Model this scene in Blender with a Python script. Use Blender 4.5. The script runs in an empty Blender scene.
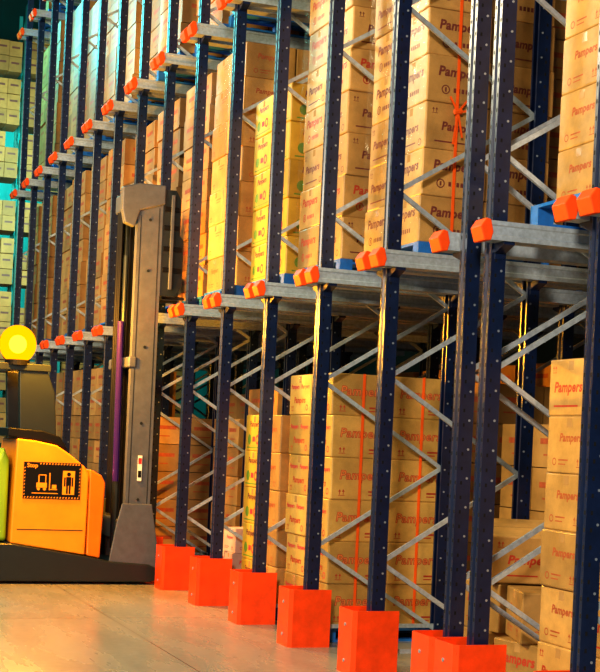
import bpy, bmesh, math, random
from mathutils import Vector, Matrix
random.seed(4)
C = bpy.context.scene.collection
D = 4.47
PITCH = 1.41
Y0 = 10.04
H = [3.21, 6.43, 9.65]
NF = 14
YN = 7.04

# ------------------------------------------------------------------ materials
def mat(name, col, rough=0.5, metal=0.0, noise=0.0, nscale=8, bump=0.0, emit=None, estr=0, rnd=None, stretch=None, spec=0.5, stain=0.0):
    m = bpy.data.materials.new(name); m.use_nodes = True
    nt = m.node_tree; b = nt.nodes['Principled BSDF']
    b.inputs['Base Color'].default_value = (*col, 1)
    b.inputs['Roughness'].default_value = rough
    b.inputs['Metallic'].default_value = metal
    b.inputs['Specular IOR Level'].default_value = spec
    if emit:
        b.inputs['Emission Color'].default_value = (*emit, 1)
        b.inputs['Emission Strength'].default_value = estr
    if noise or bump:
        tc = nt.nodes.new('ShaderNodeTexCoord')
        n = nt.nodes.new('ShaderNodeTexNoise'); n.inputs['Scale'].default_value = nscale
        n.inputs['Detail'].default_value = 6; n.inputs['Roughness'].default_value = .65
        src = tc.outputs['Object']
        if rnd == 'obj':
            oi = nt.nodes.new('ShaderNodeObjectInfo')
            va = nt.nodes.new('ShaderNodeVectorMath'); va.operation = 'ADD'
            nt.links.new(src, va.inputs[0]); nt.links.new(oi.outputs['Location'], va.inputs[1]); src = va.outputs[0]
        if stretch:
            mp = nt.nodes.new('ShaderNodeMapping'); mp.inputs['Scale'].default_value = stretch
            nt.links.new(src, mp.inputs['Vector']); src = mp.outputs['Vector']
        nt.links.new(src, n.inputs['Vector'])
        cur = None
        if noise:
            r = nt.nodes.new('ShaderNodeMapRange')
            r.inputs['From Min'].default_value = 0.3; r.inputs['From Max'].default_value = 0.7
            r.inputs['To Min'].default_value = 1 - noise; r.inputs['To Max'].default_value = 1 + noise * 0.6
            nt.links.new(n.outputs['Fac'], r.inputs['Value'])
            cur = r.outputs['Result']
        if rnd:
            if rnd == 'obj':
                o = oi.outputs['Random']
            else:
                o = nt.nodes.new('ShaderNodeNewGeometry').outputs['Random Per Island']
            r2 = nt.nodes.new('ShaderNodeMapRange')
            r2.inputs['To Min'].default_value = 0.66; r2.inputs['To Max'].default_value = 1.12
            nt.links.new(o, r2.inputs['Value'])
            mm = nt.nodes.new('ShaderNodeMath'); mm.operation = 'MULTIPLY'
            nt.links.new(cur, mm.inputs[0]); nt.links.new(r2.outputs['Result'], mm.inputs[1]); cur = mm.outputs[0]
        if cur is not None:
            h = nt.nodes.new('ShaderNodeVectorMath'); h.operation = 'SCALE'
            h.inputs[0].default_value = col
            nt.links.new(cur, h.inputs['Scale'])
            nt.links.new(h.outputs['Vector'], b.inputs['Base Color'])
        if bump:
            bp = nt.nodes.new('ShaderNodeBump'); bp.inputs['Strength'].default_value = bump
            bp.inputs['Distance'].default_value = 0.01
            nt.links.new(n.outputs['Fac'], bp.inputs['Height']); nt.links.new(bp.outputs['Normal'], b.inputs['Normal'])
    return m

M_card = mat('cardboard', (0.53, 0.30, 0.10), 0.42, noise=0.30, nscale=4, bump=0.5, rnd='obj')
M_cardt = mat('cardboard_warm_lit', (0.60, 0.36, 0.10), 0.42, noise=0.27, nscale=4, bump=0.4, rnd='obj')  # cardboard copy with the yellow of the warm light put into its colour
M_cardy = mat('cardboard_yellow', (0.68, 0.42, 0.05), 0.42, noise=0.25, nscale=4, bump=0.3, rnd='obj')
M_cardp = mat('cardboard_pinkish_white', (0.62, 0.42, 0.38), 0.5, noise=0.15, nscale=4, rnd='obj')
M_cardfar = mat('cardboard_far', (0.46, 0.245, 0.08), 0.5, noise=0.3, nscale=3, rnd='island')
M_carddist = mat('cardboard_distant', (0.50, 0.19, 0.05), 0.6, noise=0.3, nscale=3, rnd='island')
M_print = mat('print_ink', (0.46, 0.045, 0.022), 0.5, noise=0.25, nscale=25)
M_printm = mat('print_ink_magenta', (0.55, 0.02, 0.06), 0.5, noise=0.1)
M_printd = mat('print_ink_dark', (0.17, 0.035, 0.03), 0.5, noise=0.25, nscale=25)
M_printf = mat('print_ink_faded', (0.42, 0.09, 0.035), 0.5, noise=0.3, nscale=20)
M_green = mat('print_ink_green', (0.12, 0.25, 0.03), 0.5, noise=0.1)
M_inner = mat('print_inner', (0.75, 0.25, 0.06), 0.5, noise=0.1)
M_tape = mat('parcel_tape', (0.44, 0.25, 0.10), 0.15, noise=0.05)
M_seam = mat('carton_seam', (0.10, 0.04, 0.01), 0.7, noise=0.1)
M_navy = mat('navy_paint', (0.005, 0.015, 0.062), 0.28, noise=0.3, nscale=10)
M_hole = mat('slot_hole', (0.001, 0.0015, 0.004), 0.8, noise=0.05)
M_bolt = mat('bolt_zinc', (0.35, 0.42, 0.55), 0.3, metal=0.5, noise=0.1)
M_galv = mat('galvanised_steel', (0.44, 0.52, 0.63), 0.30, metal=0.3, noise=0.25, nscale=25)
M_orange = mat('safety_orange', (0.90, 0.065, 0.006), 0.35, noise=0.25, nscale=5, bump=.1)
M_cap = mat('rail_cap_orange', (0.90, 0.085, 0.01), 0.5, noise=0.1, spec=.2)
M_pallet = mat('blue_pallet_paint', (0.01, 0.15, 0.55), 0.6, noise=0.25, nscale=12, bump=0.2)
M_strap = mat('orange_strap', (0.95, 0.12, 0.01), 0.4, noise=0.05)
M_truckO = mat('truck_orange', (0.95, 0.31, 0.015), 0.3, noise=0.12, nscale=2.5)
M_picto = mat('pictogram_orange', (0.95, 0.33, 0.02), 0.6, noise=0.02, spec=.1)
M_truckO2 = mat('truck_orange_deep', (0.85, 0.19, 0.008), 0.25, noise=0.12, nscale=3)
M_truckG = mat('truck_dark_grey', (0.014, 0.02, 0.026), 0.35, noise=0.1)
M_mast = mat('mast_grey', (0.11, 0.12, 0.155), 0.38, metal=0.15, noise=0.2)
M_black = mat('black_plastic', (0.006, 0.006, 0.008), 0.45, noise=0.05, spec=.2)
M_purple = mat('hydraulic_purple', (0.05, 0.02, 0.2), 0.2, metal=0.3, noise=0.05)
M_lime = mat('lime_seat', (0.22, 0.38, 0.01), 0.5, noise=0.05)
M_white = mat('white_print', (0.8, 0.8, 0.75), 0.5, noise=0.02)
M_red = mat('red_print', (0.6, 0.03, 0.03), 0.5, noise=0.02)
M_beaconhot = mat('beacon_bulb', (0.02, 0.02, 0.02), 0.3, emit=(1, 0.80, 0.25), estr=10)
M_teal = mat('steel_teal_glow', (0.02, 0.25, 0.27), 0.5, noise=0.1)  # teal light of the far hall put into the steel colour
M_wall = mat('wall_paint', (0.03, 0.025, 0.02), 0.8, noise=0.2, nscale=1)
M_wallt = mat('wall_panel_teal_glow', (0.03, 0.26, 0.27), 0.6, noise=0.3, nscale=1.2, stretch=(3, 3, .3))  # teal glow at the hall end painted into the panel colour
M_ceil = mat('ceiling_panel', (0.03, 0.03, 0.03), 0.8, noise=0.2, nscale=1)
# amber lens shell
M_lens = bpy.data.materials.new('amber_lens'); M_lens.use_nodes = True
nt = M_lens.node_tree; nt.nodes.clear()
out = nt.nodes.new('ShaderNodeOutputMaterial'); mx = nt.nodes.new('ShaderNodeMixShader'); tr = nt.nodes.new('ShaderNodeBsdfTransparent'); em = nt.nodes.new('ShaderNodeEmission')
tr.inputs[0].default_value = (1, .62, .12, 1); em.inputs[0].default_value = (1, .34, .0, 1); em.inputs[1].default_value = 2.3; mx.inputs[0].default_value = .72
nt.links.new(tr.outputs[0], mx.inputs[1]); nt.links.new(em.outputs[0], mx.inputs[2]); nt.links.new(mx.outputs[0], out.inputs[0])
# stretch film
M_film = bpy.data.materials.new('stretch_film'); M_film.use_nodes = True
nt = M_film.node_tree; nt.nodes.clear()
out = nt.nodes.new('ShaderNodeOutputMaterial'); mx = nt.nodes.new('ShaderNodeMixShader'); tr = nt.nodes.new('ShaderNodeBsdfTransparent'); gl = nt.nodes.new('ShaderNodeBsdfGlossy')
gl.inputs['Roughness'].default_value = .22; gl.inputs['Color'].default_value = (1, .95, .85, 1)
tc = nt.nodes.new('ShaderNodeTexCoord'); mp = nt.nodes.new('ShaderNodeMapping'); mp.inputs['Scale'].default_value = (1.2, 1.2, 2.2); mp.inputs['Rotation'].default_value = (.25, .2, 0)
ns = nt.nodes.new('ShaderNodeTexNoise'); ns.inputs['Scale'].default_value = 4; ns.inputs['Detail'].default_value = 3; ns.inputs['Distortion'].default_value = 1.0
bp = nt.nodes.new('ShaderNodeBump'); bp.inputs['Strength'].default_value = .6; bp.inputs['Distance'].default_value = .03
L_ = nt.links.new
L_(tc.outputs['Object'], mp.inputs[0]); L_(mp.outputs[0], ns.inputs['Vector']); L_(ns.outputs['Fac'], bp.inputs['Height']); L_(bp.outputs[0], gl.inputs['Normal'])
mx.inputs[0].default_value = .035
L_(tr.outputs[0], mx.inputs[1]); L_(gl.outputs[0], mx.inputs[2]); L_(mx.outputs[0], out.inputs[0])
# floor
M_floor = bpy.data.materials.new('polished_concrete'); M_floor.use_nodes = True
nt = M_floor.node_tree; b = nt.nodes['Principled BSDF']
tc = nt.nodes.new('ShaderNodeTexCoord')
def nz(scale, st, det=6, dist=0):
    mp = nt.nodes.new('ShaderNodeMapping'); mp.inputs['Scale'].default_value = st
    n = nt.nodes.new('ShaderNodeTexNoise'); n.inputs['Scale'].default_value = scale; n.inputs['Detail'].default_value = det; n.inputs['Roughness'].default_value = .6; n.inputs['Distortion'].default_value = dist
    nt.links.new(tc.outputs['Object'], mp.inputs[0]); nt.links.new(mp.outputs[0], n.inputs['Vector']); return n
def ramp(p0, c0, p1, c1):
    r = nt.nodes.new('ShaderNodeValToRGB'); r.color_ramp.elements[0].position = p0; r.color_ramp.elements[0].color = (*c0, 1); r.color_ramp.elements[1].position = p1; r.color_ramp.elements[1].color = (*c1, 1); return r
L_ = nt.links.new
n1 = nz(.7, (1, 1, 1), 4); n2 = nz(1.4, (2.2, .4, 1), 4); n3 = nz(14, (1, 1, 1), 8)
r1 = ramp(.3, (.245, .245, .225), .7, (.32, .295, .265)); r2 = ramp(.35, (.88, .90, .89), .65, (1.03, 1.01, 1)); r3 = ramp(.3, (.88, .88, .88), .7, (1.08, 1.08, 1.08))
cur = None
for n, r in ((n1, r1), (n2, r2), (n3, r3)):
    L_(n.outputs['Fac'], r.inputs[0])
    if cur is None: cur = r.outputs[0]
    else:
        m_ = nt.nodes.new('ShaderNodeVectorMath'); m_.operation = 'MULTIPLY'; L_(cur, m_.inputs[0]); L_(r.outputs[0], m_.inputs[1]); cur = m_.outputs[0]
bk = nt.nodes.new('ShaderNodeTexBrick'); bk.offset = 0; bk.inputs['Scale'].default_value = 1; bk.inputs['Brick Width'].default_value = 3.1; bk.inputs['Row Height'].default_value = 3.3; bk.inputs['Mortar Size'].default_value = .008
bk.inputs['Color1'].default_value = (1, 1, 1, 1); bk.inputs['Color2'].default_value = (.95, .95, .95, 1); bk.inputs['Mortar'].default_value = (.5, .5, .5, 1)
L_(tc.outputs['Object'], bk.inputs['Vector'])
m_ = nt.nodes.new('ShaderNodeVectorMath'); m_.operation = 'MULTIPLY'; L_(cur, m_.inputs[0]); L_(bk.outputs['Color'], m_.inputs[1]); L_(m_.outputs[0], b.inputs['Base Color'])
rr_ = nt.nodes.new('ShaderNodeMapRange'); rr_.inputs['To Min'].default_value = .18; rr_.inputs['To Max'].default_value = .36
L_(n2.outputs['Fac'], rr_.inputs['Value']); L_(rr_.outputs[0], b.inputs['Roughness'])
bp = nt.nodes.new('ShaderNodeBump'); bp.inputs['Strength'].default_value = .04; bp.inputs['Distance'].default_value = .01
L_(n3.outputs['Fac'], bp.inputs['Height']); L_(bp.outputs[0], b.inputs['Normal'])

# ------------------------------------------------------------------ mesh builder
class MB:
    def __init__(s): s.v = []; s.f = []; s.m = []; s.mats = []
    def mi(s, m):
        if m not in s.mats: s.mats.append(m)
        return s.mats.index(m)
    def add(s, vs, fs, m):
        o = len(s.v); s.v += [tuple(v) for v in vs]
        k = s.mi(m)
        for f in fs: s.f.append([i + o for i in f]); s.m.append(k)
    def box(s, x0, x1, y0, y1, z0, z1, m):
        vs = [(x, y, z) for z in (z0, z1) for y in (y0, y1) for x in (x0, x1)]
        s.add(vs, [(0, 2, 3, 1), (4, 5, 7, 6), (0, 1, 5, 4), (2, 6, 7, 3), (0, 4, 6, 2), (1, 3, 7, 5)], m)
    def prism(s, poly, axis, a, b, m):
        def P(p, t):
            if axis == 'y': return (p[0], t, p[1])
            if axis == 'x': return (t, p[0], p[1])
            return (p[0], p[1], t)
        n = len(poly)
        vs = [P(p, a) for p in poly] + [P(p, b) for p in poly]
        fs = [tuple(range(n))[::-1], tuple(range(n, 2 * n))] + [(i, (i + 1) % n, (i + 1) % n + n, i + n) for i in range(n)]
        s.add(vs, fs, m)
    def tube(s, p0, p1, r, m, n=10, r2=None):
        p0 = Vector(p0); p1 = Vector(p1); d = (p1 - p0).normalized()
        a = d.orthogonal().normalized(); b = d.cross(a)
        r2 = r if r2 is None else r2
        vs = [p0 + (a * math.cos(2 * math.pi * i / n) + b * math.sin(2 * math.pi * i / n)) * r for i in range(n)]
        vs += [p1 + (a * math.cos(2 * math.pi * i / n) + b * math.sin(2 * math.pi * i / n)) * r2 for i in range(n)]
        fs = [tuple(range(n))[::-1], tuple(range(n, 2 * n))] + [(i, (i + 1) % n, (i + 1) % n + n, i + n) for i in range(n)]
        s.add(vs, fs, m)
    def bar(s, p0, p1, w, t, m):
        p0 = Vector(p0); p1 = Vector(p1); d = (p1 - p0).normalized(); y = Vector((0, 1, 0)); n = d.cross(y).normalized()
        vs = []
        for p in (p0, p1):
            for a, b in ((-1, -1), (1, -1), (1, 1), (-1, 1)):
                vs.append(p + n * a * w / 2 + y * b * t / 2)
        s.add(vs, [(3, 2, 1, 0), (4, 5, 6, 7), (0, 1, 5, 4), (1, 2, 6, 5), (2, 3, 7, 6), (3, 0, 4, 7)], m)
    def mesh(s, name):
        me = bpy.data.meshes.new(name); me.from_pydata(s.v, [], s.f)
        for m in s.mats: me.materials.append(m)
        me.polygons.foreach_set('material_index', s.m)
        bm = bmesh.new(); bm.from_mesh(me); bmesh.ops.recalc_face_normals(bm, faces=bm.faces[:]); bm.to_mesh(me); bm.free()
        me.update(); return me
    def obj(s, name, bevel=0, loc=(0, 0, 0), parent=None, label=None, cat=None, group=None, kind=None):
        o = bpy.data.objects.new(name, s.mesh(name)); o.location = loc; C.objects.link(o)
        if bevel:
            b = o.modifiers.new('bevel', 'BEVEL'); b.width = bevel; b.segments = 3; b.limit_method = 'ANGLE'
        tag(o, parent, label, cat, group, kind); return o

def tag(o, parent=None, label=None, cat=None, group=None, kind=None):
    if parent is not None: o.parent = parent
    if label: o['label'] = label
    if cat: o['category'] = cat
    if group: o['group'] = group
    if kind: o['kind'] = kind
def empty(name, loc, **k):
    e = bpy.data.objects.new(name, None); e.empty_display_size = .2; e.location = loc; C.objects.link(e); tag(e, **k); return e

# ------------------------------------------------------------------ text
def text_geo(txt, size, shear=0.0, offset=0.0, spacing=1.0, align='CENTER'):
    cu = bpy.data.curves.new('t', 'FONT'); cu.body = txt; cu.size = size; cu.shear = shear; cu.offset = offset
    cu.align_x = align; cu.align_y = 'CENTER'; cu.resolution_u = 3; cu.space_character = spacing
    ob = bpy.data.objects.new('t', cu); C.objects.link(ob)
    dg = bpy.context.evaluated_depsgraph_get(); dg.update()
    me = ob.evaluated_get(dg).to_mesh()
    vs = [tuple(v.co) for v in me.vertices]; fs = [tuple(p.vertices) for p in me.polygons]
    ob.evaluated_get(dg).to_mesh_clear()
    bpy.data.objects.remove(ob); bpy.data.curves.remove(cu)
    return vs, fs
T_out = text_geo('Pampers', 0.135, 0.15, 0.0055, 1.08)
T_in = text_geo('Pampers', 0.135, 0.15, -0.0012, 1.08)
T_solid = text_geo('Pampers', 0.130, 0.15, 0.0045, 1.05)

def put_text(mb, geo, face, off, cx, cz, m, sc=1.0):
    vs, fs = geo
    if face == '-x': w = [(off, cx - v[0] * sc, cz + v[1] * sc) for v in vs]
    elif face == '-y': w = [(cx + v[0] * sc, off, cz + v[1] * sc) for v in vs]
    elif face == '+x': w = [(off, cx + v[0] * sc, cz + v[1] * sc) for v in vs]
    else: w = [(cx - v[0] * sc, off, cz + v[1] * sc) for v in vs]
    mb.add(w, fs, m)

CX, CY, CZ = 0.574, 0.544, 0.378
def carton_mesh(kind, MC=None, MP=None):
    MC = MC or M_card; MP = MP or M_print
    mb = MB(); b = 0.012
    hx, hy = CX / 2, CY / 2
    bm = bmesh.new(); bmesh.ops.create_cube(bm, size=1, matrix=Matrix.Translation((0, 0, CZ / 2)) @ Matrix.Diagonal((CX, CY, CZ, 1)))
    bmesh.ops.bevel(bm, geom=bm.edges[:], offset=b, segments=2, affect='EDGES', profile=0.5)
    mb.add([v.co[:] for v in bm.verts], [[v.index for v in f.verts] for f in bm.faces], MC); bm.free()
    e = 0.0008
    mb.box(-hx + .01, hx - .01, -.0015, .0015, CZ - .001, CZ + e, M_seam)
    mb.box(-hx - e, -hx + .002, -.03, .03, CZ - .075, CZ - .014, M_tape)
    mb.box(hx - .002, hx + e, -.03, .03, CZ - .075, CZ - .014, M_tape)
    sg = {'-x': -1, '+x': 1, '-y': 1, '+y': -1}
    def flat(face, off, poly, m):
        if face[1] == 'x': mb.add([(off, p[0] * (-1 if face == '-x' else 1), p[1]) for p in poly], [tuple(range(len(poly)))], m)
        else: mb.add([(p[0] * sg[face], off, p[1]) for p in poly], [tuple(range(len(poly)))], m)
    def R(face, off, u0, u1, v0, v1, m=None): flat(face, off, [(u0, v0), (u1, v0), (u1, v1), (u0, v1)], m or MP)
    def ring(face, off, cu, cv, ro, ri, m=None):
        n = 14
        for i in range(n):
            a, c = 2 * math.pi * i / n, 2 * math.pi * (i + 1) / n
            flat(face, off, [(cu + ro * math.cos(a), cv + ro * math.sin(a)), (cu + ro * math.cos(c), cv + ro * math.sin(c)), (cu + ri * math.cos(c), cv + ri * math.sin(c)), (cu + ri * math.cos(a), cv + ri * math.sin(a))], m or MP)
    def icons(face, off, cu, cv, s):
        for a in (0, .032):
            R(face, off, cu + (a - .003) * s, cu + (a + .003) * s, cv, cv + .03 * s)
            flat(face, off, [(cu + (a - .013) * s, cv + .024 * s), (cu + (a + .013) * s, cv + .024 * s), (cu + a * s, cv + .044 * s)], MP)
        R(face, off, cu - .014 * s, cu + .046 * s, cv - .009 * s, cv - .004 * s)
    for face, off in (('-x', -hx - e), ('-y', -hy - e), ('+x', hx + e), ('+y', hy + e)):
        o2 = off + (e if off > 0 else -e)
        if kind == 'logo':
            if face[1] == 'x':
                for cx_, cz_ in ((-.13, .70), (.13, .70)):
                    put_text(mb, T_solid, face, off, cx_, CZ * cz_, M_printm, .44)
                put_text(mb, T_solid, face, off, 0, CZ * .36, MP, .62)
                icons(face, off, -.2, CZ * .12, 1.0); ring(face, off, .19, CZ * .18, .03, .02, M_printm)
            else:
                put_text(mb, T_out, face, off, 0, CZ * .58, MP, .84)
                put_text(mb, T_in, face, o2, 0, CZ * .58, M_inner, .84)
                icons(face, off, -.20, CZ * .12, 1.1)
                R(face, off, .08, .2, CZ * .18, CZ * .18 + .016); R(face, off, .08, .16, CZ * .11, CZ * .11 + .01)
        elif kind == 'yel':
            put_text(mb, T_solid, face, off, 0, CZ * .74, M_printd, .62)
            ring(face, off, -.14, CZ * .32, .055, .0001, M_green); ring(face, off, .10, CZ * .32, .05, .03, M_printm)
            R(face, off, -.05, .03, CZ * .26, CZ * .40, M_printm); R(face, off, -.22, .22, CZ * .08, CZ * .08 + .014, M_green)
        elif kind == 'dark':
            put_text(mb, T_solid, face, off, 0, CZ * .66, MP, .82)
            ring(face, off, -.12, CZ * .28, .038, .028); R(face, off, -.128, -.112, CZ * .28 - .018, CZ * .28 + .018)
            for i in range(5): R(face, off, -.05 + i * .036, -.05 + i * .036 + .024, CZ * .28 - .018, CZ * .28 + .018)
        elif kind == 'dark2':
            put_text(mb, T_solid, face, off, .03, CZ * .50, MP, .74)
            icons(face, off, -.22, CZ * .78, .9); ring(face, off, .18, CZ * .16, .03, .022)
            R(face, off, -.2, .1, CZ * .16, CZ * .16 + .012)
        elif kind == 'plain':
            icons(face, off, -.18, CZ * .16, 1.1); R(face, off, .02, .2, CZ * .72, CZ * .72 + .01); R(face, off, .02, .15, CZ * .64, CZ * .64 + .008)
        else:
            put_text(mb, T_solid, face, off, -.02, CZ * .62, MP, .58)
            icons(face, off, .12, CZ * .14, 1.1)
            ring(face, off, -.17, CZ * .2, .026, .018)
            R(face, off, -.12, .0, CZ * .22, CZ * .22 + .01); R(face, off, -.12, -.03, CZ * .15, CZ * .15 + .008)
    me = bpy.data.meshes.new('carton'); me.from_pydata(mb.v, [], mb.f)
    for m in mb.mats: me.materials.append(m)
    me.polygons.foreach_set('material_index', mb.m); me.update()
    return me
ME_logo = carton_mesh('logo', M_cardt); ME_small = carton_mesh('small', MP=M_printf); ME_dark = carton_mesh('dark', MP=M_printd); ME_dark2 = carton_mesh('dark2', MP=M_printd); ME_yel = carton_mesh('yel', M_cardy, M_printd)
ME_red = carton_mesh('dark', MP=M_print); ME_red2 = carton_mesh('dark2', MP=M_print)
ME_plain = carton_mesh('plain', MP=M_printf); ME_pink = carton_mesh('small', M_cardp, M_printm)
ncart = 0
def carton(x, y, z, me=None, rot=0, label=None, group='stacked diaper cartons', tilt=0, sc=None):
    global ncart
    o = bpy.data.objects.new('carton', me or ME_logo); o.location = (x, y, z); o.rotation_euler = (tilt, 0, rot); C.objects.link(o)
    if sc: o.scale = sc
    tag(o, label=label, cat='cardboard box', group=group)
    ncart += 1; return o

def pallet_mb():
    mb = MB(); W = 1.14; L = 1.2
    for i in range(7):
        x = -L / 2 + i * (L - .12) / 6; mb.box(x, x + .12, -W / 2, W / 2, .118, .14, M_pallet)
    for y in (-W / 2, -.05, W / 2 - .1):
        mb.box(-L / 2, L / 2, y, y + .1, .098, .118, M_pallet)
        mb.box(-L / 2, L / 2, y, y + .1, 0, .02, M_pallet)
        for x in (-L / 2, -.06, L / 2 - .12): mb.box(x, x + .12, y, y + .1, .02, .098, M_pallet)
    return mb
PALME = pallet_mb().mesh('pallet')
def pallet(x, y, z, where):
    o = bpy.data.objects.new('pallet', PALME); o.location = (x, y, z); C.objects.link(o)
    tag(o, label='blue painted wooden pallet ' + where, cat='pallet', group='blue pallets'); return o

RAILTOP = 0.076
def load(yc, x0, zbase, layers, me, label, alt=None, film=False, jit=.014, far=None, pshift=0, prob=.3):
    where = 'standing on the floor under cartons' if zbase < 1 else 'resting on the rack rails under cartons'
    pallet(x0 + .59 + pshift, yc, zbase, where)
    for L in range(layers):
        jx = random.uniform(-jit, jit); jy = random.uniform(-min(jit, .014), min(jit, .014))
        for ix in range(2):
            for iy in range(2):
                m = alt if (alt and random.random() < prob) else me
                lb = label
                if far and iy == 0: m = far; lb = 'brown carton with faded print in a floor stack'
                carton(x0 + .289 + ix * .584 + jx + random.uniform(-.004, .004), yc + (iy - .5) * .555 + jy + random.uniform(-.003, .003), zbase + .14 + L * CZ, m, random.uniform(-.009, .009), lb)
    if film:
        mb = MB(); e = .028; x1 = x0 + 1.162; ya = yc - .551; yb = yc + .551; za = zbase + .10; zb = zbase + .14 + layers * CZ
        vs = [(x0 - e, ya - e), (x1 + e, ya - e), (x1 + e, yb + e), (x0 - e, yb + e)]
        mb.add([(*v, za) for v in vs] + [(*v, zb) for v in vs], [(i, (i + 1) % 4, (i + 1) % 4 + 4, i + 4) for i in range(4)], M_film)
        mb.obj('stretch_film', label='clear glossy stretch film wrapped around carton stack', cat='plastic wrap', group='stretch film wraps')

yk = lambda k: Y0 + PITCH * k
frames = [YN, 8.34, 8.70] + [yk(k) for k in range(NF)]
lane = lambda k: yk(k) + PITCH / 2
z1 = H[0] + RAILTOP
LO = 'orange-brown carton with small printed script in tall stack'
yc0 = (YN + 8.34) / 2
load(yc0, D + .38, z1, 6, ME_small, LO, ME_plain, pshift=-.16, prob=.15, jit=.008)
load(yc0, D + .38, 0, 6, ME_small, LO, ME_red2, prob=.15, jit=.026)
load(lane(0), D + .30, z1, 7, ME_dark, 'brown carton with dark printed script on a raised pallet', ME_dark2, film=True, prob=.35)
load(lane(1), D + .20, z1, 7, ME_red, 'brown carton with red printed script on a raised pallet', ME_dark2, film=True, prob=.4)
load(lane(2), D + .18, z1, 5, ME_yel, 'yellow carton with dark script and green print, raised pallet')
load(lane(3), D + .12, z1, 7, ME_plain, 'plain brown carton with faded print on a raised pallet', ME_small, film=True)
load(lane(1), D + .20, 0, 6, ME_logo, 'brown carton with painted-in warm light, outlined red script, strapped floor stack', film=True)
load(lane(2), D + .22, 0, 5, ME_yel, 'yellow carton with dark script and green print, floor stack', far=ME_small)
load(lane(3), D + .95, 0, 5, ME_red, 'brown carton with red printed script in a floor stack', ME_red2)
for i, (dy, z, r) in enumerate([(.30, 0, .05), (.72, 0, -.08), (.32, .265, -.06), (.70, .265, .06), (.34, .53, .1)]):
    carton(D + .42, yk(3) + dy, z, ME_pink, r, 'small pinkish-white carton stacked on the floor', 'small pale cartons', 0, (.62, .62, .70))
PL = 'loose brown carton with red script in untidy floor pile'
px, py = D + 1.0, 9.12
for (dx, dy, z, r, me, ti) in [(0, 0, 0, .2, ME_red, 0), (.03, .0, CZ, -.3, ME_small, 0), (.72, .0, 0, .1, ME_logo, 0), (.72, .02, CZ, -.2, ME_red2, 0), (.68, .0, 2 * CZ, .3, ME_small, 0), (.70, 0, 3 * CZ + .01, -.3, ME_red, 0),
                       (0, .72, 0, -.08, ME_red, 0), (0.02, .70, CZ, .2, ME_small, 0), (.05, .58, 2 * CZ + .06, -.3, ME_red2, .2), (.72, .72, 0, 0, ME_logo, 0), (.72, .72, CZ, .05, ME_logo, 0)]:
    carton(px + dx, py + dy, z, me, r, PL, 'loose floor cartons', ti)

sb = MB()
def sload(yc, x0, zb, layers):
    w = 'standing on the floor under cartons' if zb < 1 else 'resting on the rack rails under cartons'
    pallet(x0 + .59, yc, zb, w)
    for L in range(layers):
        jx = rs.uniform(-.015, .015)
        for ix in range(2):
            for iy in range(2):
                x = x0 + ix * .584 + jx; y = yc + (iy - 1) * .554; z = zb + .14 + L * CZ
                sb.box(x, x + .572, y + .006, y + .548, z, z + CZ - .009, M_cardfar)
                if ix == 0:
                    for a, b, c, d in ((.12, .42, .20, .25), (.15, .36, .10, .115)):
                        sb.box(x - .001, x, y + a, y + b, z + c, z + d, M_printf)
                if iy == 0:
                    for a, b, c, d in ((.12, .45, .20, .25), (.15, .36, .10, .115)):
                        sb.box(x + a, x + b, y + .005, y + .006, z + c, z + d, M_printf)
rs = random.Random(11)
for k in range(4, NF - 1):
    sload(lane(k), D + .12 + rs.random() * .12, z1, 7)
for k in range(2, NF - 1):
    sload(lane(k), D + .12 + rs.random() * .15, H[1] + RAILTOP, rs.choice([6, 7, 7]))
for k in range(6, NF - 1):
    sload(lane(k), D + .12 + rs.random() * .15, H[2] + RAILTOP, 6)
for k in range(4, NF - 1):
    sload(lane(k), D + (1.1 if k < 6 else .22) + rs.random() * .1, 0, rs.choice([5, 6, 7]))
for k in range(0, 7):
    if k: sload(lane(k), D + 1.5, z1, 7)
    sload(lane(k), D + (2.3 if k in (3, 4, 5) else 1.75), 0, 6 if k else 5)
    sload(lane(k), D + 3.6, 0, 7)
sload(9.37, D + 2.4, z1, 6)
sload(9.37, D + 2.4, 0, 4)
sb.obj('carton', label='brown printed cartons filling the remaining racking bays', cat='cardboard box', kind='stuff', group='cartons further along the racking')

# ------------------------------------------------------------------ straps
def strap(x, y, z0, z1_, label, knot=True):
    mb = MB(); mb.box(x - .013, x + .013, y - .003, y, z0, z1_, M_strap)
    if knot:
        zc = z0 + (z1_ - z0) * .40
        mb.tube((x - .03, y - .02, zc), (x + .03, y - .02, zc + .01), .024, M_strap, 8)
        for dx, dz in ((.08, .10), (-.07, .12), (.05, -.2), (-.03, -.26), (.09, .02)):
            mb.bar((x, y - .02, zc), (x + dx, y - .012, zc + dz), .016, .006, M_strap)
    mb.obj('load_strap', label=label, cat='strap', group='load straps')
ya_ = lane(0) - .557 - .03
strap(D + .30 + .27, ya_, z1 + .14, z1 + .14 + 7 * CZ, 'orange knotted strap around upper carton stack')
ya_ = lane(1) - .557 - .03
strap(D + .20 + .27, ya_, .14, .14 + 6 * CZ, 'orange strap around strapped floor carton stack', False)
strap(D + .20 + .86, ya_, .14, .14 + 6 * CZ, 'orange strap around strapped floor carton stack', False)

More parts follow.
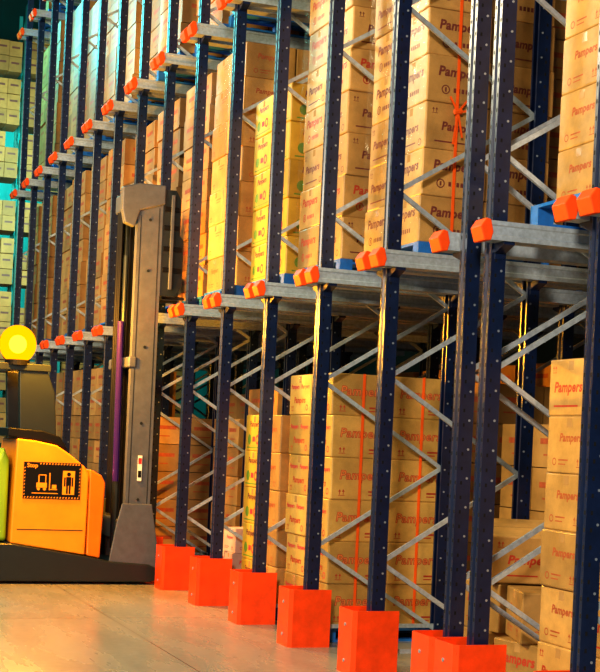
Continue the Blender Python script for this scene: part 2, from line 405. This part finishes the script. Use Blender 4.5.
# ------------------------------------------------------------------ rack frames
HT = 12.2
def post_mesh():
    mb = MB(); w = .05; d = .055; t = .012
    prof = [(-d, -w), (-d, -.02), (-d + .014, -.014), (-d + .014, .014), (-d, .02), (-d, w), (d, w), (d, w - .022), (d - t, w - .022), (d - t, w - t), (-d + t, w - t), (-d + t + .014, 0), (-d + t, -w + t), (d - t, -w + t), (d - t, -w + .022), (d, -w + .022), (d, -w)]
    mb.prism(prof, 'z', 0.012, HT, M_navy)
    mb.box(-.075, .075, -.075, .075, 0, .012, M_navy)
    n = int((HT - .2) / .1)
    for i in range(n):
        z = .15 + i * .1
        for y in (-.036, .036):
            mb.prism([(y - .006, z - .014), (y + .006, z - .014), (y + .008, z + .008), (y, z + .014), (y - .008, z + .008)], 'x', -d - .0008, -d + .001, M_hole)
        for x in (-.018,):
            for s in (-1, 1):
                mb.box(x - .007, x + .007, s * w - .0015, s * w + .0015, z - .014, z + .010, M_hole)
        if i % 2 == 0:
            for s in (-1, 1):
                mb.tube((.024, s * (w - .002), z + .03), (.024, s * (w + .004), z + .03), .009, M_bolt, 6)
    return mb.mesh('upright_post')
ME_post = post_mesh()
DEPTH = 1.25
def brace_mesh(dz):
    mb = MB(); a = Vector((.03, 0, 0)); b = Vector((DEPTH - .03, 0, dz))
    dd = (b - a).normalized(); n = Vector((-dd.z, 0, dd.x))
    mb.bar(a, b, .034, .003, M_galv)
    mb.bar(a + n * .016 + Vector((0, .012, 0)), b + n * .016 + Vector((0, .012, 0)), .003, .024, M_galv)
    mb.bar(a - n * .016 + Vector((0, .012, 0)), b - n * .016 + Vector((0, .012, 0)), .003, .024, M_galv)
    for p in (a, b): mb.tube((p.x, -.012, p.z), (p.x, .03, p.z), .012, M_bolt, 8)
    return mb.mesh('brace')
BR_up = brace_mesh(.73); BR_dn = brace_mesh(-.73); BR_h = brace_mesh(0)
def arm_mesh():
    mb = MB()
    mb.prism([(.05, -.06), (.05, .0), (.19, .0), (.19, -.02), (.08, -.06)], 'x', -.04, .04, M_navy)
    mb.box(-.03, .03, .05, .056, -.10, .03, M_navy)
    return mb.mesh('rail_bracket')
ARM = arm_mesh()
def newobj(name, me, loc, parent, rz=0):
    o = bpy.data.objects.new(name, me); o.location = loc; o.rotation_euler = (0, 0, rz); C.objects.link(o); o.parent = parent; return o
def frame(y, x, sides, near=True):
    f = empty('rack_frame', (x, y, 0), label='dark navy perforated steel rack frame with grey diagonal bracing' if near else 'dark navy steel rack frame deeper inside the racking', cat='rack frame', group='racking upright frames')
    newobj('upright_post', ME_post, (0, 0, 0), f); newobj('upright_post', ME_post, (DEPTH, 0, 0), f, math.pi)
    newobj('brace', BR_h, (0, 0, .16), f)
    newobj('brace', BR_dn, (0, 0, .86), f)
    z = .86
    while z + 1.46 < HT - .3:
        newobj('brace', BR_up, (0, 0, z), f); newobj('brace', BR_dn, (0, 0, z + 1.46), f); z += 1.46
    for hz in H:
        for s in sides:
            for xx in (0, DEPTH):
                newobj('rail_bracket', ARM, (xx, 0, hz - .052), f, 0 if s > 0 else math.pi)
    return f
def sides_of(y): return (-1,) if y == 8.34 else (1,) if y == 8.70 else (1, -1)
for y in frames:
    frame(y, D, sides_of(y))
    if y > 8: frame(y, D + 2.45, sides_of(y), False)

def rail_mesh(s):
    mb = MB(); x0 = -.17; L = 4.6
    poly = [(.062, -.052), (.205, -.052), (.205, -.02), (.195, -.012), (.195, .04), (.205, .048), (.205, .075), (.062, .075)]
    poly = [(a * s, b) for a, b in poly]
    mb.prism(poly, 'x', x0, L, M_galv); return mb.mesh('pallet_rail')
RAILS = {1: rail_mesh(1), -1: rail_mesh(-1)}
def cap_mesh(s):
    mb = MB()
    side = [(-.195, -.062), (-.145, -.056), (-.13, .0), (-.15, .080), (-.185, .088), (-.225, .03)]
    mb.prism(side, 'y', min(.058 * s, .211 * s), max(.058 * s, .211 * s), M_cap)
    return mb.mesh('end_cap')
CAPS = {1: cap_mesh(1), -1: cap_mesh(-1)}
for y in frames:
    for hz in H:
        for s in sides_of(y):
            r = bpy.data.objects.new('pallet_rail', RAILS[s]); r.location = (D, y, hz); C.objects.link(r)
            tag(r, label='galvanised steel pallet rail with orange end cap on rack arm', cat='rack rail', group='pallet rails')
            c = newobj('end_cap', CAPS[s], (0, 0, 0), r)
            bv = c.modifiers.new('bevel', 'BEVEL'); bv.width = .006; bv.segments = 2

def guard_mb():
    mb = MB(); x0, x1, w, h, t = -.25, .13, .165, .5, .012
    poly = [(x1, -w), (x0 + .03, -w), (x0, -w + .03), (x0, w - .03), (x0 + .03, w), (x1, w), (x1, w - t), (x0 + .03 + t / 2, w - t), (x0 + t, w - .03 - t / 2), (x0 + t, -w + .03 + t / 2), (x0 + .03 + t / 2, -w + t), (x1, -w + t)]
    mb.prism(poly, 'z', .0, h, M_orange)
    mb.box(x0 + .012, -.08, -w + .012, w - .012, 0, .012, M_orange)
    mb.box(x0 + t, -.08, -w + t, w - t, h - .06, h - .05, M_orange)
    for z in (.1, .38): mb.tube((x0 - .006, 0, z), (x0 + .01, 0, z), .014, M_bolt, 8)
    return mb.mesh('post_guard')
GM = guard_mb()
for i, y in enumerate(frames):
    o = bpy.data.objects.new('post_guard', GM); o.location = (D, y, 0); C.objects.link(o)
    tag(o, label='bright orange steel guard around rack upright foot', cat='post guard', group='orange post guards')

# ------------------------------------------------------------------ reach truck
T = empty('reach_truck', (3.5, 16.6, 0), label='orange and grey reach truck with raised mast and flashing amber beacon', cat='forklift')
def part(mb, name, bevel=.008, label=None, parent=T):
    o = mb.obj(name, bevel)
    off = Vector(T.location)
    for v in o.data.vertices: v.co -= off
    o.parent = parent
    if label: o['label'] = label
    return o
ya, yb = 16.05, 17.25
mb = MB()
mb.prism([(1.2, .03), (4.22, .03), (4.36, .08), (4.36, .18), (4.2, .24), (3.75, .27), (3.5, .32), (2.6, .46), (1.2, .48)], 'y', ya, yb, M_truckG)
part(mb, 'chassis', .02, 'dark grey steel chassis')
mb = MB()
mb.prism([(2.57, .465), (3.44, .34), (3.45, 1.26), (3.40, 1.36), (3.22, 1.50), (3.06, 1.60), (2.82, 1.645), (2.60, 1.66)], 'y', ya + .02, yb - .02, M_truckO)
part(mb, 'body_panel', .02, 'glossy yellow-orange body panel')
mb = MB()
mb.box(2.64, 3.40, ya + .016, ya + .0215, .62, .630, M_truckG)
part(mb, 'panel_seam', 0, 'dark horizontal panel seam')
mb = MB()
mb.prism([(3.455, .335), (3.62, .305), (3.65, 1.18), (3.60, 1.27), (3.50, 1.32), (3.455, 1.34)], 'y', ya + .03, yb - .03, M_truckO2)
part(mb, 'battery_cover', .02, 'deep orange battery cover')
mb = MB()
mb.prism([(2.1, .49), (2.545, .475), (2.55, 1.4), (2.48, 1.56), (2.4, 1.4), (2.3, 1.0), (2.1, .9)], 'y', ya + .15, yb - .05, M_lime)
part(mb, 'seat', .04, 'lime green seat and cab trim')
mb = MB()
mb.prism([(1.2, .5), (2.08, .5), (2.08, .85), (1.2, 1.0)], 'y', ya + .03, yb - .03, M_truckG)
part(mb, 'cab_step', .015, 'dark grey cab step')
mb = MB()
mb.prism([(3.20, 1.55), (3.0, 1.63), (2.5, 1.68), (2.5, 1.78), (2.9, 1.76), (3.1, 1.70)], 'y', ya + .06, yb - .06, M_black)
part(mb, 'cab_console', .015, 'black cab console')
mb = MB(); yl = ya + .012
mb.box(2.69, 3.35, yl, ya + .022, .98, 1.40, M_black)
part(mb, 'warning_label', 0, 'black warning label with orange border and pictograms')
mb = MB(); y2 = yl - .002
n = 19
for zb_ in (.988, 1.375):
    for i in range(n):
        x = 2.702 + i * .034
        if zb_ > 1 and i < 5: continue
        mb.prism([(x, zb_), (x + .013, zb_), (x + .021, zb_ + .018), (x + .008, zb_ + .018)], 'y', y2, y2 + .001, M_picto)
for i in range(9):
    z = 1.02 + i * .038
    for x in (2.696, 3.332): mb.prism([(x, z), (x + .013, z + .008), (x + .013, z + .020), (x, z + .012)], 'y', y2, y2 + .001, M_picto)
vs, fs = text_geo('Stop', .068, 0, .0015, 1.0, 'LEFT')
mb.add([(2.725 + v[0], y2, 1.360 + v[1]) for v in vs], fs, M_picto)
mb.box(2.84, 2.96, y2, y2 + .001, 1.11, 1.165, M_picto); mb.box(2.86, 2.873, y2, y2 + .001, 1.165, 1.26, M_picto); mb.box(2.86, 2.95, y2, y2 + .001, 1.25, 1.26, M_picto); mb.box(2.94, 2.95, y2, y2 + .001, 1.165, 1.25, M_picto)
mb.box(2.985, 2.997, y2, y2 + .001, 1.08, 1.28, M_picto); mb.box(2.997, 3.08, y2, y2 + .001, 1.085, 1.095, M_picto); mb.box(3.02, 3.07, y2, y2 + .001, 1.10, 1.145, M_picto)
for x in (2.865, 2.935): mb.tube((x, y2, 1.095), (x, y2 + .001, 1.095), .019, M_picto, 10)
mb.box(2.79, 3.09, y2, y2 + .001, 1.04, 1.05, M_picto)
mb.box(3.14, 3.28, y2, y2 + .001, 1.035, 1.31, M_picto)
y3 = y2 - .001
mb.tube((3.21, y3, 1.27), (3.21, y3 + .001, 1.27), .024, M_black, 10)
mb.box(3.180, 3.240, y3, y3 + .001, 1.14, 1.24, M_black); mb.box(3.184, 3.205, y3, y3 + .001, 1.045, 1.14, M_black); mb.box(3.215, 3.236, y3, y3 + .001, 1.045, 1.14, M_black)
for a, b in ((3.156, 3.174), (3.246, 3.264)): mb.box(a, b, y3, y3 + .001, 1.13, 1.235, M_black)
part(mb, 'pictogram', 0, 'orange pictograms of truck and person')
for (a, b) in ((16.12, 16.24), (17.02, 17.14)):
    mb = MB()
    near = a < 16.5
    poly = [(3.90, a), (4.20, a), (4.20, b), (4.16, b), (4.16, a + .04), (3.94, a + .04), (3.94, b), (3.90, b)] if near else [(3.90, b), (4.20, b), (4.20, a), (4.16, a), (4.16, b - .04), (3.94, b - .04), (3.94, a), (3.90, a)]
    mb.prism(poly, 'z', .24, 4.58, M_mast)
    if near:
        mb.box(3.935, 3.945, a - .002, a + .001, .95, 4.35, M_truckG); mb.box(4.155, 4.165, a - .002, a + .001, .95, 4.45, M_truckG)
        for z in (1.0, 1.9, 2.8, 3.7, 4.3): mb.tube((4.05, a - .008, z), (4.05, a + .002, z), .018, M_truckG, 10)
    part(mb, 'mast_rail', .0, 'grey steel outer mast channel')
    mb = MB()
    a2, b2 = (a + .06, b + .04) if near else (a - .04, b - .06)
    mb.box(3.97, 4.13, a2, b2, .35, 4.42, M_truckG)
    part(mb, 'inner_mast_rail', .006, 'dark inner mast channel')
for z0_, z1_, x1_ in ((4.48, 4.70, 3.96), (2.55, 2.68, 3.96), (.5, .75, 3.98)):
    mb = MB(); mb.box(3.86, x1_, 16.10, 17.16, z0_, z1_, M_mast)
    part(mb, 'mast_crossmember', .02)
mb = MB()
mb.prism([(3.70, 4.66), (3.90, 4.72), (4.22, 4.72), (4.22, 4.50), (3.92, 4.40), (3.86, 4.20), (3.74, 4.24), (3.70, 4.4)], 'y', 16.09, 16.2, M_mast)
part(mb, 'mast_head', .015, 'grey angular mast head bracket')
for a, b in ((16.09, 16.12), (17.14, 17.17)):
    mb = MB()
    mb.prism([(3.72, .20), (4.3, .20), (4.3, .5), (4.22, .95), (3.86, .95), (3.80, .7)], 'y', a, b, M_mast)
    part(mb, 'reach_carriage_plate', .01, 'grey reach carriage cheek plate')
mb = MB()
mb.tube((3.86, 16.45, .4), (3.86, 16.45, 2.2), .05, M_truckG, 14); mb.tube((3.86, 16.45, 2.2), (3.86, 16.45, 3.9), .032, M_truckG, 12)
part(mb, 'hydraulic_cylinder', 0, 'dark hydraulic lift cylinder')
mb = MB(); mb.tube((3.82, 16.32, 1.2), (3.80, 16.32, 3.1), .04, M_purple, 12)
part(mb, 'hydraulic_hose', 0, 'purple-sheathed hydraulic hose bundle')
for i, yy in enumerate((16.62, 16.70, 16.80)):
    mb = MB(); mb.tube((3.84, yy, .8), (3.83, yy, 4.45), .018, M_black, 8)
    part(mb, 'hydraulic_hose', 0, 'black hydraulic hose')
for yy in (16.4, 16.9):
    mb = MB(); mb.box(4.0, 4.03, yy - .02, yy + .02, .5, 4.4, M_black); part(mb, 'lift_chain', 0)
mb = MB()
mb.box(4.20, 4.26, 16.15, 17.1, 3.45, 3.58, M_truckG); mb.box(4.20, 4.26, 16.15, 17.1, 4.40, 4.52, M_truckG)
for yy in (16.17, 16.4, 16.62, 16.84, 17.06): mb.box(4.26, 4.30, yy - .025, yy + .025, 3.45, 4.66, M_black)
mb.box(4.24, 4.30, 16.15, 17.1, 4.60, 4.68, M_black)
mb.prism([(4.2, 3.42), (4.40, 3.42), (4.47, 3.55), (4.47, 4.1), (4.42, 4.15), (4.42, 4.58), (4.36, 4.68), (4.2, 4.68)], 'y', 16.13, 16.2, M_truckG)
for z in (3.7, 3.95, 4.2, 4.42): mb.box(4.22, 4.45 if z < 4.1 else 4.40, 16.115, 16.14, z, z + .06, M_black)
mb.box(4.30, 4.34, 16.10, 16.13, 3.5, 4.62, M_mast)
part(mb, 'fork_carriage', .006, 'dark fork carriage with load backrest')
for yy in (16.35, 16.8):
    mb = MB(); mb.prism([(4.30, 3.95), (4.345, 3.95), (4.345, 3.45), (4.57, 3.44), (4.57, 3.41), (4.30, 3.40)], 'y', yy, yy + .1, M_truckG)
    part(mb, 'fork', .004)
mb = MB()
mb.box(4.03, 4.08, 16.105, 16.117, 1.22, 1.52, M_white); mb.box(4.035, 4.075, 16.1035, 16.106, 1.42, 1.49, M_red); mb.box(4.035, 4.075, 16.1035, 16.106, 1.26, 1.34, M_black)
part(mb, 'mast_sticker', 0, 'small white and red sticker')
for a, b in ((ya + .08, ya + .18), (yb - .18, yb - .08)):
    mb = MB()
    mb.prism([(2.64, 1.7), (3.06, 1.66), (3.02, 2.2), (2.92, 2.46), (2.60, 2.46)], 'y', a, b, M_truckG)
    part(mb, 'guard_pillar', .012, 'dark grey overhead guard pillar')
mb = MB()
mb.box(1.3, 2.96, ya + .06, ya + .14, 2.44, 2.52, M_truckG); mb.box(1.3, 2.96, yb - .14, yb - .06, 2.44, 2.52, M_truckG)
for i in range(7): x = 1.3 + i * .243; mb.box(x, x + .08, ya + .1, yb - .1, 2.45, 2.51, M_truckG)
part(mb, 'overhead_guard', .008)
mb = MB(); mb.tube((2.58, 16.2, 2.5), (2.58, 16.2, 2.56), .14, M_black, 20)
part(mb, 'beacon_base', 0)
def sphere_part(name, r, z, m, label):
    bm = bmesh.new(); bmesh.ops.create_uvsphere(bm, u_segments=28, v_segments=16, radius=r)
    for v in bm.verts: v.co.z *= 1.05
    me = bpy.data.meshes.new(name); bm.to_mesh(me); bm.free(); me.materials.append(m)
    for p in me.polygons: p.use_smooth = True
    o = bpy.data.objects.new(name, me); C.objects.link(o); o.parent = T; o.location = Vector((2.58, 16.2, z)) - Vector(T.location); o['label'] = label
sphere_part('beacon_lens', .21, 2.74, M_lens, 'glowing amber beacon lens dome')
sphere_part('beacon_bulb', .10, 2.74, M_beaconhot, 'blazing yellow beacon bulb')
for (x, r, yy) in ((4.05, .12, ya + .1), (1.7, .17, ya + .1), (4.05, .12, yb - .2), (1.7, .17, yb - .2)):
    mb = MB(); mb.tube((x, yy, r), (x, yy + .1, r), r, M_black, 24)
    part(mb, 'wheel', .01)

# ------------------------------------------------------------------ distant teal racking
ty = 36.0
SP = 1.15
for i in range(9):
    x = 1.0 + i * SP
    f = empty('distant_rack_frame', (x, ty, 0), label='teal-lit steel rack frame at the far end of the hall', cat='rack frame', group='distant racking')
    for dy in (0, 1.0):
        mb = MB(); mb.box(-.045, .045, dy - .16 * (dy == 0) - .04, dy + .04, 0, 12.5, M_teal); mb.box(-.08, .08, dy - .08, dy + .08, 0, .02, M_teal)
        o = mb.obj('upright_post', .005); o.parent = f
    for j in range(10):
        a = (0, .04, .3 + j * 1.2); b = (0, .96, .9 + j * 1.2)
        mb = MB(); mb.tube(a, b, .02, M_teal, 6); o = mb.obj('brace'); o.parent = f
        mb = MB(); mb.tube(b, (0, .04, 1.5 + j * 1.2), .02, M_teal, 6); o = mb.obj('brace'); o.parent = f
for j in range(9):
    z = 1.35 * (j + 1)
    for i in range(8):
        for dy in (-.12, 1.06):
            mb = MB(); mb.box(1.05 + i * SP, .95 + (i + 1) * SP, dy - .025, dy + .025, z - .10, z, M_teal); mb.box(1.05 + i * SP, .95 + (i + 1) * SP, dy - .03, dy + .03, z - .06, z - .03, M_teal)
            mb.obj('shelf_bar', label='steel shelf bar of distant racking with painted-in teal glow', cat='shelf bar', group='distant shelf bars')
sb = MB(); rr = random.Random(3)
for j in range(0, 9):
    z = 1.35 * j
    for i in range(8):
        for c in range(3):
            n = rr.choice([2, 3, 3, 3])
            for l in range(n):
                x = 1.075 + i * SP + c * .335; jj = rr.uniform(-.03, .06)
                sb.box(x, x + .325, ty + jj, ty + .95, z + .005 + l * .39, z + .38 + l * .39, M_carddist)
                sb.box(x + .06, x + .26, ty + jj - .002, ty + jj, z + .2 + l * .39, z + .25 + l * .39, M_printd)
sb.obj('distant_carton', label='teal-lit cartons on the distant racking shelves', cat='cardboard box', kind='stuff', group='distant cartons')

# ------------------------------------------------------------------ room shell
def plane(name, x0, x1, y0, y1, z0, z1_, m):
    mb = MB(); mb.box(x0, x1, y0, y1, z0, z1_, m); mb.obj(name, kind='structure')
plane('floor', -12, 14, -6, 48, -.2, 0, M_floor)
plane('wall_right', 13.8, 14, -6, 48, 0, 14, M_wall)
plane('wall_back', -12, 14, 46, 46.2, 0, 14, M_wallt)
plane('ceiling', -12, 14, -6, 48, 14, 14.2, M_ceil)

# ------------------------------------------------------------------ lights
def area(loc, target, size, power, col, sy=None, spread=None):
    l = bpy.data.lights.new('lamp', 'AREA'); l.energy = power; l.color = col; l.size = size
    if spread: l.spread = math.radians(spread)
    o = bpy.data.objects.new('lamp', l); o.location = loc; C.objects.link(o)
    o.rotation_euler = (Vector(target) - Vector(loc)).to_track_quat('-Z', 'Y').to_euler(); return o
area((-2.5, -2.5, 6), (6, 10, 3.2), 1.2, 1430, (1, .85, .62))
area((-4.5, 9, 8), (4.5, 11.5, 2.8), 2.5, 1300, (1, .85, .44))
area((-2.0, 20, 9), (4.5, 18, 4), 2.5, 980, (1, .87, .58))
area((2.2, 28, 10), (4.5, 24, 6.5), 2, 330, (.12, .95, .95))
area((3.6, 30, 8), (5, 37, 7), 3, 480, (.35, .95, .75), spread=110)
area((5, 41, 12.5), (5, 45.5, 6), 3, 800, (.1, 1, .85), spread=140)
l = bpy.data.lights.new('beacon_light', 'POINT'); l.energy = 900; l.color = (1, .40, .02); l.shadow_soft_size = .14
o = bpy.data.objects.new('beacon_light', l); o.location = (2.7, 15.75, 3.15); C.objects.link(o)
w = bpy.data.worlds.new('w'); bpy.context.scene.world = w; w.use_nodes = True
w.node_tree.nodes['Background'].inputs[0].default_value = (.84, .86, .86, 1)
w.node_tree.nodes['Background'].inputs[1].default_value = .125

# ------------------------------------------------------------------ camera
cam = bpy.data.cameras.new('cam'); co = bpy.data.objects.new('cam', cam); C.objects.link(co)
cam.sensor_fit = 'HORIZONTAL'; cam.sensor_width = 36; cam.lens = 84; cam.shift_y = 103 / 600; cam.clip_end = 200
b = math.radians(20.6); th = math.radians(2.6)
r0 = Vector((math.cos(b), -math.sin(b), 0)); Z = Vector((0, 0, 1)); fw = Vector((math.sin(b), math.cos(b), 0))
R = r0 * math.cos(th) + Z * math.sin(th); U = -r0 * math.sin(th) + Z * math.cos(th); B = -fw
m = Matrix((R, U, B)).transposed().to_4x4(); m.translation = (0, 0, 1.8)
co.matrix_world = m
bpy.context.scene.camera = co
bpy.context.scene.view_settings.view_transform = 'Standard'
try: bpy.context.scene.view_settings.look = 'Medium High Contrast'
except Exception as e: print('look', e)
print('cartons', ncart)
